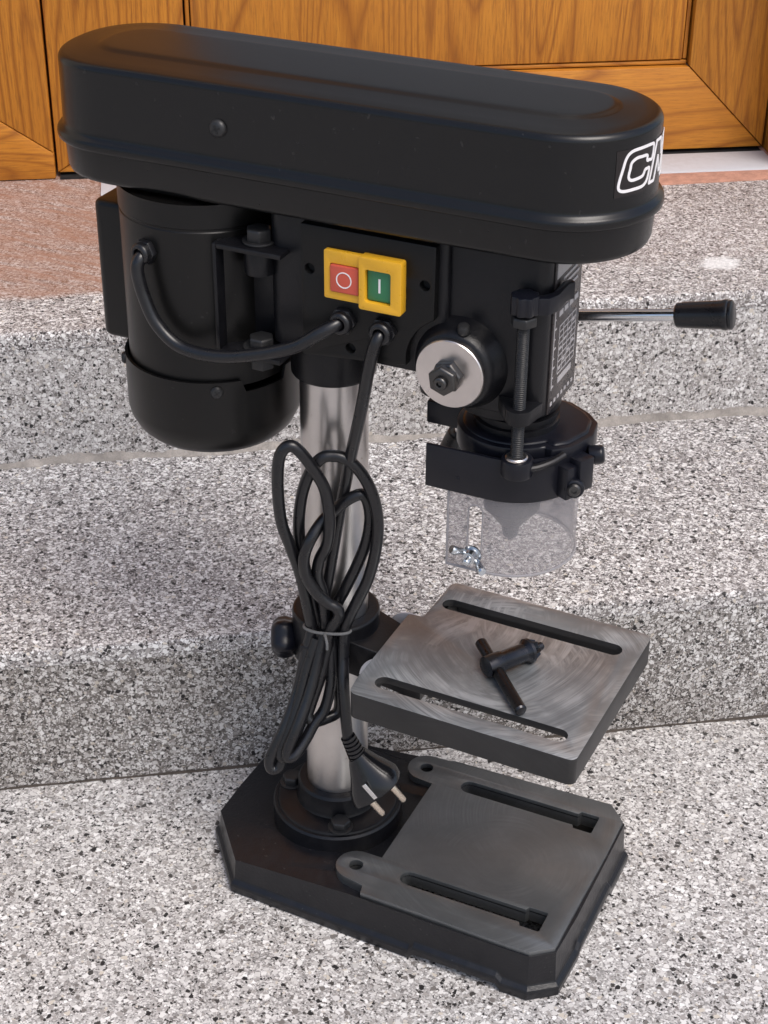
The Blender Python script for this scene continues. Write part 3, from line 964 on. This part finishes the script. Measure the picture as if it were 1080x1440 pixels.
ptr = [(150, -47), (160.5, -42), (163.6, -34), (163.6, -16), (166, -12), (161.5, -8), (158.8, -14), (158.8, -32), (155, -38), (149, -40)]
mb.prism(ptr, 498.5, 509.5)
mb.build('depth_pointer', 'guard', dstop, bevel=1.0)
mb = MB()
mb.lathe([(6.6, 402.2), (7.0, 402.6), (7.0, 403.4), (6.2, 404.0)], T(rod[0], rod[1], 0), 28)
mb.build('rod_washer', 'disc', dstop)

# ---- quill, chuck
mb = MB()
mb.lathe([(21, 388), (21, 404), (27.5, 404.2), (27.5, 408.6), (25.5, 409.4), (25.5, 411.0), (27, 411.8), (27, 414.6), (24, 415.4), (24, 427)], T(129, 0, 0), 64)
mb.build('quill', 'cast', dp)
mb = MB()
mb.lathe([(3.5, 317.0), (5.0, 318.0), (6.4, 326.5), (8.0, 327.5), (16.8, 339), (18.6, 340.5), (18.6, 362), (17, 363), (17, 366), (19, 366.5), (19, 392)], T(129, 0, 0), 56)
chk = mb.build('chuck', 'chucksteel', dp, bevel=0.4)
for i in range(3):
    mb = MB()
    xf = T(129, 0, 0) @ R('Z', 120 * i - 70)
    mb.loft([[(1.0, -1.6, 315.5), (3.2, -1.6, 315.5), (3.2, 1.6, 315.5), (1.0, 1.6, 315.5)], [(1.2, -2.2, 329), (7.2, -2.2, 329), (7.2, 2.2, 329), (1.2, 2.2, 329)]], xf)
    mb.build('jaw', 'darksteel', chk, bevel=0.3)

# ---- chuck guard: clamp ring, hinge, band, clear shield
mb = MB()
ring = arc(129, 0, 37.5, 100, 320, 30)
pl = ring + [(163, -27), (173, -18), (180, 2), (177, 20), (168, 30), (152, 40), (138, 40)]
mb.prism(pl, 388, 403)
mb.loft([[(x, y, 403) for x, y in offs(pl, -3)], [(x, y, 405) for x, y in offs(pl, -5)]])
mb.box(66, 98, 2, 20, 386, 402)
mb.lathe([(10.0, 390), (10.0, 402)], T(rod[0], rod[1] + 1.5, 0), 24)
gr = mb.build('guard_clamp', 'guard', dp, bevel=1.4, seg=2)
mb = MB()
hx = T(177, -14, 386) @ R('Z', -25)
mb.box(-5, 7, -6, 6, -12, 10, hx)
mb.box(-8, 4, -14, -4, -16, 6, hx)
mb.lathe([(6.0, 0), (6.0, 8), (4.8, 9.5)], axis_to((180, -4, 392), (0.85, 0.25, 0.15)), 24)
mb.lathe([(6.4, 0), (6.4, 8), (5.2, 9.0)], axis_to((176, -18, 377), (0.30, -0.90, 0.15)), 24)
mb.build('guard_hinge', 'guard', gr, bevel=1.0)
mb = MB()
mb.lathe([(4.2, 0), (4.2, 2.4), (3.2, 3.6), (1.8, 3.6), (1.8, 2.2)], axis_to((178.6, -26.0, 378.4), (0.30, -0.90, 0.15)), 20)
mb.build('hinge_screw', 'darksteel', gr)
mb = MB()
mb.tube([(150, -46, 396), (158, -41, 396.5), (165, -33, 398), (170, -24, 400)], 2.2, 10, 6)
mb.build('guard_spring', 'rubber', gr)

def u_path(r, xs, n=40, far=129):
    pts = [(xs, -r), ((xs + 129) / 2, -r)]
    pts += [(129 + r * math.cos(-math.pi / 2 + math.pi * i / n), r * math.sin(-math.pi / 2 + math.pi * i / n)) for i in range(n + 1)]
    pts += [(far, r)]
    return pts
def u_wall(mb, r, xs, z0, z1, t, far=110, cut=None):
    a = u_path(r, xs, far=far)
    b = u_path(r - t, xs, far=far)
    loops = [[(p[0], p[1], z0), (p[0], p[1], z1), (q[0], q[1], z1), (q[0], q[1], z0)] for p, q in zip(a, b)]
    mb.loft(loops)
mb = MB()
u_wall(mb, 45.5, 86.5, 368.5, 398.5, 2.6)
mb.lathe([(1.3, 0), (1.3, 0.8)], T(108.5, -45.4, 379) @ R('X', 90), 12)
mb.build('guard_band', 'guard', dp, bevel=0.6)
# clear shield: straight side with its slot, then the round front
mb = MB()
xfy = Matrix(((1, 0, 0, 0), (0, 0, -1, 0), (0, 1, 0, 0), (0, 0, 0, 1)))
vs = [(x, z_) for z_, x in slot(326, 361, 120.5, 9.5)]
mb.plate([(101.5, 312), (129, 312), (129, 372), (101.5, 372)], [vs], 41.0, 43.0, xfy)
a = [(129 + 43 * math.cos(t), 43 * math.sin(t)) for t in [-math.pi / 2 + math.pi * i / 48 for i in range(49)]] + [(112, 43)]
b = [(129 + 41 * math.cos(t), 41 * math.sin(t)) for t in [-math.pi / 2 + math.pi * i / 48 for i in range(49)]] + [(112, 41)]
mb.loft([[(p_[0], p_[1], 312), (p_[0], p_[1], 372), (q_[0], q_[1], 372), (q_[0], q_[1], 312)] for p_, q_ in zip(a, b)])
bmesh.ops.remove_doubles(mb.bm, verts=mb.bm.verts, dist=0.00002)
bmesh.ops.delete(mb.bm, geom=[f_ for f_ in mb.bm.faces if all(abs(v_.co.x - 0.129) < 0.00003 for v_ in f_.verts)], context='FACES')
sh = mb.build('clear_shield', 'shield', dp, smooth=30)
# rolled rim of the shield
mb = MB()
mb.tube([(101.5, -43.2, 313), (115, -43.2, 313), (129, -43.2, 313)] + [(129 + 43.2 * math.cos(t), 43.2 * math.sin(t), 313) for t in [-math.pi / 2 + math.pi * i / 24 for i in range(1, 25)]], 0.9, 8, 2)
mb.build('shield_rim', 'rim', sh)
mb = MB()
mb.tube([(x_, -43.1, z_) for z_, x_ in slot(326, 361, 120.5, 9.7)], 0.45, 6, 2, True)
mb.build('slot_edge', 'rim', sh)
mb = MB()
mb.tube([(101.5, -42.5, 312), (101.5, -42.5, 372)], 0.8, 8, 0)
mb.build('shield_edge', 'rim', sh)
# wing nut
mb = MB()
xf = T(119.5, -43.2, 324.5) @ R('X', 90)
mb.lathe([(6.5, 0), (6.5, 1.2)], xf, 24)
mb.lathe([(5.0, 1.2), (4.2, 6.5), (3.0, 7)], xf, 24)
mb.lathe([(2.4, 5), (2.4, 11.5), (1.8, 12.2)], xf, 16)
for s_, a_ in ((1, -28), (-1, -28)):
    pts = [(3 * s_, 0, 3.5), (6.5 * s_, 0.6, 5), (9.5 * s_, 1.4, 9), (12.5 * s_, 2.0, 11.5)]
    mb.tube(pts, lambda t: 1.5 + 1.9 * t if t < 0.85 else 3.0 - 2 * (t - 0.85), 10, 6, xf=xf @ R('Z', a_))
mb.build('wing_nut', 'zinc', dp, smooth=50)

# ---- feed handle
fh = empty('feed_handle')
fh.parent = dp
hub_c = Vector((104, 50, 450))
mb = MB()
mb.lathe([(17, 0), (19, 2), (19, 20), (16, 23)], T(104, 40, 452) @ R('X', -90), 40)
mb.build('hub', 'cast', fh)
for ang in (9.2, 129.2, 249.2):
    d = Vector((math.cos(math.radians(ang)), 0.095, math.sin(math.radians(ang)))).normalized()
    mb = MB()
    mb.lathe([(4.0, 12), (4.0, 112)], axis_to(hub_c, d), 24)
    mb.build('arm', 'chrome', fh)
    mb = MB()
    pr = [(6.4, 107), (7.6, 108)]
    pr += [(8.1, 112), (9.1, 136), (9.6, 137), (9.7, 139.5), (8.9, 140.3), (9.3, 141), (9.3, 142.4), (7.5, 143.6)]
    mb.lathe(pr, axis_to(hub_c, d), 36)
    mb.build('grip', 'rubber', fh, smooth=40)

# ---- motor
MX = -91.7
mb = MB()
mb.lathe([(54, 405), (56, 405.5), (56, 512.5), (55.4, 513.2), (55.4, 514.6), (56.4, 515.4), (56.4, 531)], T(MX, 0, 0), 96)
motor = mb.build('motor', 'motor', dp, smooth=25)
# end bell with cut-out in its upper edge
mb = MB()
segs = 120
def bell_top(a):
    d = (math.degrees(a) + 360) % 360
    return 402.0 if 318 < d < 352 else 410.5
ro = []
prof = [(59.3, None), (59.3, 373), (58.2, 367), (54.5, 359.5), (49, 354), (43, 351), (20, 349.5)]
loops = []
angs = [2 * math.pi * i / segs for i in range(segs)]
rows = []
for r_, z_ in [(57.3, None)] + prof:
    rows.append([(MX + r_ * math.cos(a), r_ * math.sin(a), bell_top(a) if z_ is None else z_) for a in angs])
mb.loft(rows, None, False, True)
bell = mb.build('end_bell', 'motor', motor, smooth=38)
def on_motor(a, r, z):
    return (MX + r * math.cos(math.radians(a)), r * math.sin(math.radians(a)), z)
for a, z_ in ((302, 404), (212, 404)):
    mb = MB()
    d = Vector((math.cos(math.radians(a)), math.sin(math.radians(a)), 0))
    xf = axis_to(on_motor(a, 59.0, z_), d)
    mb.lathe([(4.2, 0), (4.2, 1.2), (3.2, 2.6), (1.5, 2.9)], xf, 24)
    mb.build('bell_screw', 'bolt', motor)
    mb = MB()
    mb.box(-2.2, 2.2, -0.35, 0.35, 2.2, 3.0, xf @ R('Z', 30)); mb.box(-0.35, 0.35, -2.2, 2.2, 2.2, 3.0, xf @ R('Z', 30))
    mb.build('screw_slot', 'hole', motor)
gland('cable_gland', on_motor(258, 55.6, 496.5), (math.cos(math.radians(258)), math.sin(math.radians(258)), 0), motor, 'rubber', 7.6)
# capacitor box
mb = MB()
mb.prism(rounded(-177, -130, -6, 44, [4, 4, 9, 7], 5), 403, 502)
mb.build('capacitor_box', 'motor', motor, bevel=4, seg=4)
# motor bracket with pivot bolts
mb = MB()
mb.box(-58, -55.2, -52, -24, 434, 509)
mb.box(-55.3, -8, -27, -24, 434, 509)
mb.box(-55.3, -10, -52, -27, 505.6, 509)
mb.box(-55.3, -12, -52, -27, 434, 437.4)
bk = mb.build('motor_bracket', 'cast', dp, bevel=0.8)
mb = MB()
mb.box(-48, -16, -26, 30, 446, 498)
mb.lathe([(9.8, 489), (9.8, 505.2)], T(-32, -38, 0), 32)
mb.build('pivot_lug', 'cast', bk, bevel=1.0)
mb = MB(); hex_bolt(mb, T(-32, -38, 509.2), 8.4, 8, washer=10.5); mb.build('bolt', 'bolt', bk, bevel=0.5)
mb = MB(); hex_bolt(mb, T(-32, -39, 437.6), 8.6, 6.5, washer=12); mb.build('bolt', 'bolt', bk, bevel=0.5)
mb = MB(); mb.lathe([(8, 424), (8, 433.6)], T(-32, -39, 0), 6); mb.build('nut', 'bolt', bk, bevel=0.5)

# ---- belt cover
def stadium(r, x0=-129.5, x1=151.5, n=40):
    e_ = 2 / 2.3                                             # rear end a little squarer than a half circle
    rear = []
    for i in range(n + 1):
        t = math.pi / 2 + math.pi * i / n
        c_, s_ = math.cos(t), math.sin(t)
        rear.append((x0 - r * 0.99 * abs(c_) ** e_, r * math.copysign(abs(s_) ** e_, s_)))
    return [(x1 + r * math.cos(t), r * math.sin(t)) for t in [-math.pi / 2 + math.pi * i / n for i in range(n + 1)]] + \
           [(x1 + (x0 - x1) * i / 6.0, r) for i in range(1, 6)] + rear + \
           [(x0 + (x1 - x0) * i / 6.0, -r) for i in range(1, 6)]
def st_loft(mb, prof, cap0=True, cap1=True):
    mb.loft([[(x, y, z) for x, y in stadium(r)] for r, z in prof], None, cap0, cap1)
mb = MB()
st_loft(mb, [(44, 533.2), (48.5, 533.6), (51, 535), (52.2, 538), (53.4, 556.5), (53.4, 558)])
pan = mb.build('pulley_housing', 'cover', dp, smooth=40)
mb = MB()
prof = [(53.6, 555.6), (56.2, 555.8), (57.2, 556.8), (57.5, 559), (57.2, 561), (56.2, 562.4), (54.4, 563.4), (53.6, 565.0), (53.5, 568)]
prof += [(53.1, 602)]
for i in range(0, 8):
    t = math.radians(90 * i / 7.0 * 0.90)
    prof.append((48.3 + 4.8 * math.cos(t), 605 + 4.8 * math.sin(t)))
prof += [(42, 610.4), (30, 611.2), (28.2, 611.5), (26.4, 612.4), (24.6, 612.8), (22.0, 612.9), (12, 613.0)]
st_loft(mb, prof, False, True)
cov = mb.build('belt_cover', 'cover', dp, smooth=50)
cov['label'] = 'long rounded black plastic belt cover'
mb = MB()
xf = axis_to((-48.5, -53.2, 583.5), (0, -1, 0.04))
mb.lathe([(5.6, 0), (5.6, 0.8), (5.2, 2.0), (3.8, 3.2), (1.8, 3.6)], xf, 32)
cs = mb.build('cover_screw', 'bolt', cov)
mb = MB(); mb.box(-2.8, 2.8, -0.5, 0.5, 2.9, 3.9, xf @ R('Z', 20)); mb.box(-0.5, 0.5, -2.8, 2.8, 2.9, 3.9, xf @ R('Z', 20))
mb.build('screw_slot', 'hole', cov)
# sticker round the front with outlined letters
def on_cov(th, z, off=0.0):
    r_ = 53.35 + off - (z - 583) * 0.013
    return (151.5 + r_ * math.cos(th), r_ * math.sin(th), z)
mb = MB()
ths = [-0.72 + 1.75 * i / 40 for i in range(41)]
mb.loft([[on_cov(t, 573.0, 0.25), on_cov(t, 599.8, 0.25), on_cov(t, 599.8, -0.3), on_cov(t, 573.0, -0.3)] for t in ths])
stk = mb.build('logo_sticker', 'sticker', cov)
def outline(pts, mbx, w=0.85):
    """flat ribbon following a closed outline laid on the curved sticker"""
    P = spline([(a, z, 0) for a, z in pts], 5, True)
    n = len(P)
    Lo, Li = [], []
    for i in range(n):
        a = P[(i - 1) % n]; b = P[(i + 1) % n]
        tx, tz = (b.x - a.x) * 53.4, b.y - a.y
        q = math.hypot(tx, tz) or 1
        nx, nz = -tz / q * w, tx / q * w
        Lo.append((P[i].x + nx / 53.4, P[i].y + nz)); Li.append((P[i].x - nx / 53.4, P[i].y - nz))
    rows = []
    for (a, z), (a2, z2) in zip(Lo, Li):
        rows.append([on_cov(a, z, 0.3), on_cov(a, z, 0.62), on_cov(a2, z2, 0.62), on_cov(a2, z2, 0.3)])
    rows.append(rows[0])
    mbx.loft(rows, None, False, False)
C_ = [(-0.160, 597.6), (-0.205, 598.8), (-0.36, 598.9), (-0.52, 598.4), (-0.598, 595.3), (-0.640, 588.5), (-0.677, 581.0), (-0.668, 577.6), (-0.603, 576.2), (-0.47, 576.1), (-0.334, 576.3), (-0.262, 578.8), (-0.228, 585.1),
      (-0.265, 585.6), (-0.305, 585.3), (-0.343, 582.4), (-0.43, 581.7), (-0.518, 581.8), (-0.556, 584.1), (-0.54, 588.5), (-0.524, 591.9), (-0.453, 593.8), (-0.37, 593.8), (-0.285, 593.4), (-0.281, 590.5), (-0.235, 590.2), (-0.180, 590.5)]
mb = MB(); outline(C_, mb); mb.build('letter_c', 'white', cov, smooth=0)
def seg_pts(poly):
    out = []
    n = len(poly)
    for i in range(n):
        a, b = poly[i], poly[(i + 1) % n]
        for t in (0.04, 0.35, 0.65, 0.96):
            out.append((a[0] + (b[0] - a[0]) * t, a[1] + (b[1] - a[1]) * t))
    return out
M_ = [(-0.215, 576.2), (-0.085, 598.8), (0.045, 598.8), (0.085, 589.0), (0.20, 598.8), (0.33, 598.8), (0.20, 576.2), (0.10, 576.2), (0.165, 589.5), (0.075, 580.0), (0.02, 580.0), (-0.02, 589.5), (-0.105, 576.2)]
mb = MB(); outline(seg_pts(M_), mb); mb.build('letter_m', 'white', cov, smooth=0)

# ---- cables
mb = MB()
mb.tube([(-103.3, -54, 496.5), (-104.3, -62, 494), (-105.0, -65, 486.5), (-101.2, -65.5, 470.5), (-92.4, -66, 452.8), (-75.8, -66, 440.3), (-49.8, -66, 439.2), (-21.5, -65.5, 446.0), (5, -63.5, 456.2), (20, -60, 466.5), (28.0, -54, 471.3), (30.5, -46, 472)], 4.3, 14, 10)
mb.build('motor_cable', 'rubber', dp)
cordA = [(57.5, -46, 470.5), (57, -53, 468.5), (54.8, -55, 462), (50.0, -52.5, 445), (42.1, -47.1, 411.5), (31.0, -38, 374), (23.0, -30.3, 346), (17.1, -27.5, 321), (12.6, -28.2, 292), (8.9, -29.8, 265.6), (5.6, -31.0, 244.7), (3.6, -32.8, 221.3), (1.0, -38, 205), (-2.0, -45, 190)]
loopA = [(0.3, -37.8, 225.6), (-2.6, -41.5, 254.4), (-5.0, -45.0, 276.8), (-8.4, -51.1, 300.0), (-11.3, -57.0, 321.4), (-11.0, -61.4, 347.4), (-9.4, -62.8, 369.1), (-6.7, -61.5, 379.2), (-1.7, -59.0, 382.6), (3.6, -56.3, 377.8), (9.4, -51.2, 365.2), (14.8, -46.2, 349.9), (17.2, -45.0, 336.2), (18.0, -44.4, 321.0), (15.1, -43.0, 303.7), (8.9, -42.5, 288.9), (6.6, -41.4, 275.2), (8.4, -38.3, 261.2), (8.9, -35.8, 242.8), (8.8, -34.7, 226.2), (7, -38, 205), (5, -46, 188)]
loopB = [(-6, -44, 190), (-1, -36, 207), (2.8, -32.1, 222.8), (-0.7, -35.0, 249.5), (-4.2, -38.9, 277.7), (-5.5, -43.0, 301.7), (-3.6, -46.5, 323.0), (-0.0, -46.9, 343.9), (6.1, -46.1, 360.5), (12.2, -44.2, 369.3), (18.6, -41.0, 371.2), (27.5, -37.7, 369.1), (35.5, -33.7, 359.4), (41.5, -30.7, 345.8), (45.1, -28.9, 330.0), (45.5, -27.6, 312.1), (42.6, -26.8, 291.8), (37.5, -27.1, 271.2), (30.8, -29.3, 253.8), (26.0, -31.7, 241.0), (23.0, -33.2, 228.3), (24.1, -37.1, 209.5), (27.5, -44.4, 193.2), (30.9, -49.4, 176.7), (33.7, -52.4, 161.7), (35.6, -53.7, 150.5)]
loopC = [(10, -44, 195), (12.0, -38, 212), (13.8, -37.5, 228.3), (20.5, -37.3, 243), (20.0, -39.2, 251), (14.2, -42.0, 255.6), (7.5, -46.4, 265.3), (2.4, -50.1, 279.9), (2.0, -51.4, 294.3), (5.8, -49.5, 307.8), (10.5, -40.1, 318.9), (17.5, -34.5, 326.6), (22.1, -33.0, 331.9), (28.2, -31.0, 337.1), (33.8, -28.0, 339.0), (36.9, -25.6, 333.1), (38.1, -24.2, 319.2), (35.2, -23.8, 300.4), (28.6, -24.8, 280.0), (20.3, -26.7, 259.1), (14.5, -28.5, 244.3), (12.2, -29.6, 224.0), (9, -38, 200)]
bun1 = [(0.3, -37.8, 226.1), (-2.4, -43.7, 208.4), (-4.3, -51.3, 184.6), (-6.4, -61.3, 166.6), (-10.4, -70.0, 150.1), (-15.4, -76.5, 133.7), (-13.6, -77.6, 126.3), (-9.0, -74.6, 128), (-5.8, -69.9, 143.9), (-0.3, -62.7, 160.5), (3.7, -54.0, 177.0), (6.6, -45.9, 194.9), (6.6, -36.9, 225.9)]
bun2 = [(9.6, -37.7, 227.3), (7.6, -47.6, 200.9), (5.5, -57.6, 180.1), (2.5, -68.0, 162.2), (-2.0, -74.4, 146), (-1.5, -75.5, 139.5), (2.8, -72.8, 141), (6.8, -63.7, 149.8), (9.8, -56.2, 159.3), (14.5, -49, 169), (16.5, -43, 185), (15.3, -38.3, 200), (12.6, -33.7, 224.4)]
bun3 = [(11.0, -34.5, 225.9), (10.2, -41.6, 199.3), (5.1, -51, 172), (4.5, -55.1, 164.4), (8.7, -54.5, 160.0), (14.5, -47.1, 159.2), (20.4, -39.7, 162.5), (20.7, -37.4, 176.2), (17.3, -36.3, 198.8), (12.6, -33.7, 224.4)]
bun4 = [(5, -40, 222), (1, -48, 200), (-1, -57, 178), (-4, -66, 158), (-8.5, -72, 142), (-7.0, -73.5, 135.5), (-3, -69, 143), (1.5, -61, 161), (3.5, -52, 180), (4, -42, 205), (3.5, -36, 224)]
mb = MB()
for pts in (cordA, loopA, loopB, loopC, bun1, bun2, bun3, bun4):
    mb.tube(pts, 4.05, 14, 9)
cord = mb.build('power_cord', 'rubber', dp)
cord['label'] = 'black mains cord bundled in loops in front of the column'
mb = MB()
tie = [(-4.5, -41, 229), (4, -43.6, 229.2), (14, -42.0, 229.6), (24, -38.2, 230), (27.5, -33.2, 230.2), (20, -28.5, 230), (5, -27, 229.5), (-4, -34, 229)]
mb.tube(tie, 1.1, 8, 8, True)
mb.tube([(12, -42.6, 229.5), (14.5, -45.5, 228.5), (16.5, -47.5, 225), (17.0, -48.5, 221)], 1.0, 8, 6)
mb.build('wire_tie', 'tie', cord)

# ---- plug: strain relief, moulded body, two pins
axp = Vector((0.40, 0.08, -0.91)).normalized()
p0 = Vector((35.3, -53.8, 155.0))
mb = MB()
prof = []
for i in range(7):
    prof += [(5.4 + i * 0.28, i * 3.2), (5.4 + i * 0.28, i * 3.2 + 2.0), (4.5 + i * 0.3, i * 3.2 + 2.2), (4.5 + i * 0.3, i * 3.2 + 3.0)]
mb.lathe(prof, axis_to(p0, axp), 24)
# body: face frame given by pins direction and pin row
pin_d = Vector((0.55, 0.12, -0.70)).normalized()
row = Vector((0.72, 0.42, 0.56))
row = (row - pin_d * row.dot(pin_d)).normalized()
nrm = pin_d.cross(row).normalized()
cface = Vector((57.5, -51.0, 112.5))
def frame_loop(c, hw, hh, n=32, sq=2.6):
    out = []
    for i in range(n):
        t = 2 * math.pi * i / n
        cx, sx = math.cos(t), math.sin(t)
        k_ = 1 / ((abs(cx) ** sq + abs(sx) ** sq) ** (1 / sq))
        out.append(c + row * hw * cx * k_ + nrm * hh * sx * k_)
    return out
pe = p0 + axp * 19
loops = [frame_loop(pe - axp * 3, 7, 7), frame_loop(pe, 8.5, 8), frame_loop(pe + (cface - pe) * 0.3, 12.5, 10.5), frame_loop(pe + (cface - pe) * 0.62, 18.0, 13.0), frame_loop(pe + (cface - pe) * 0.78, 20.2, 14.6),
         frame_loop(cface - pin_d * 1.2, 20.6, 15.0), frame_loop(cface, 19.4, 13.8)]
mb.loft(loops)
plug = mb.build('mains_plug', 'plug', dp, smooth=40)
plug['label'] = 'black moulded two-pin plug hanging at the foot of the column'
for s_ in (-1, 1):
    mb = MB()
    mb.lathe([(3.4, -0.5), (3.4, 0.8), (2.45, 1.0), (2.45, 17.5), (1.6, 18.8), (0.6, 19.2)], axis_to(cface + row * 9.5 * s_, pin_d), 20)
    mb.build('pin', 'brass', plug)
mb = MB()
mb.lathe([(5.2, 0.0), (5.2, 0.7), (4.6, 0.7), (4.6, 0.3)], axis_to(cface - nrm * 1.0, pin_d), 24)
mb.box(-2.4, 2.4, -0.5, 0.5, 0.2, 0.7, axis_to(cface - nrm * 1.0, pin_d))
mb.build('moulded_mark', 'plug', plug)
mb = MB()
cl = cface - nrm * 12.9 * -1
mb.box(-1.6, 1.6, -7, 7, -0.2, 0.9, Matrix.Translation(cface + nrm * 14.2 - pin_d * 9) @ Matrix((( *row, 0), (*pin_d, 0), (*nrm, 0), (0, 0, 0, 1))).transposed())
mb.build('earth_clip', 'chrome', plug, bevel=0.3)

# ================================================================== chuck key lying on the table
kz = 215.0
ck = empty('chuck_key', (128, -12, kz))
tag(ck, 'small black chuck key with cross handle lying on the work table', 'chuck key')
A0 = Vector((124.5, -24.5, kz + 8.6)); A1 = Vector((152, 20, kz + 8.0))
d = (A1 - A0).normalized()
base_o = Vector((128, -12, kz))
mb = MB()
L = (A1 - A0).length
prof = [(5.2, 0), (7.4, 1.2), (7.6, 6), (7.6, 13.5), (6.8, 15), (6.6, 33), (8.0, 35), (9.0, 36), (9.0, 38.2)]
mb.lathe(prof, axis_to(A0 - base_o, d), 40)
body = mb.build('key_body', 'key', ck, smooth=35)
mb = MB()
n = 11
rows = []
for zz, rr_, dpth in ((38.0, 8.6, 1.7), (44.0, 6.0, 1.3)):
    lp = []
    for i in range(n * 4):
        a = 2 * math.pi * i / (n * 4)
        lp.append(((rr_ - (dpth if i % 4 in (2, 3) else 0)) * math.cos(a), (rr_ - (dpth if i % 4 in (2, 3) else 0)) * math.sin(a), zz))
    rows.append(lp)
mb.loft(rows, axis_to(A0 - base_o, d))
mb.lathe([(3.0, 43.5), (3.0, 48.5), (2.4, 49.5)], axis_to(A0 - base_o, d), 20)
mb.build('key_gear', 'key', ck, smooth=25)
B0 = Vector((110.5, 2.5, kz + 8.5)); B1 = Vector((162.5, -53.5, kz + 4.4))
db = (B1 - B0).normalized()
mb = MB()
mb.lathe([(3.2, 0), (4.2, 1.2), (4.2, (B1 - B0).length - 1.2), (3.2, (B1 - B0).length)], axis_to(B0 - base_o, db), 24)
mb.build('cross_handle', 'key', ck, smooth=35)
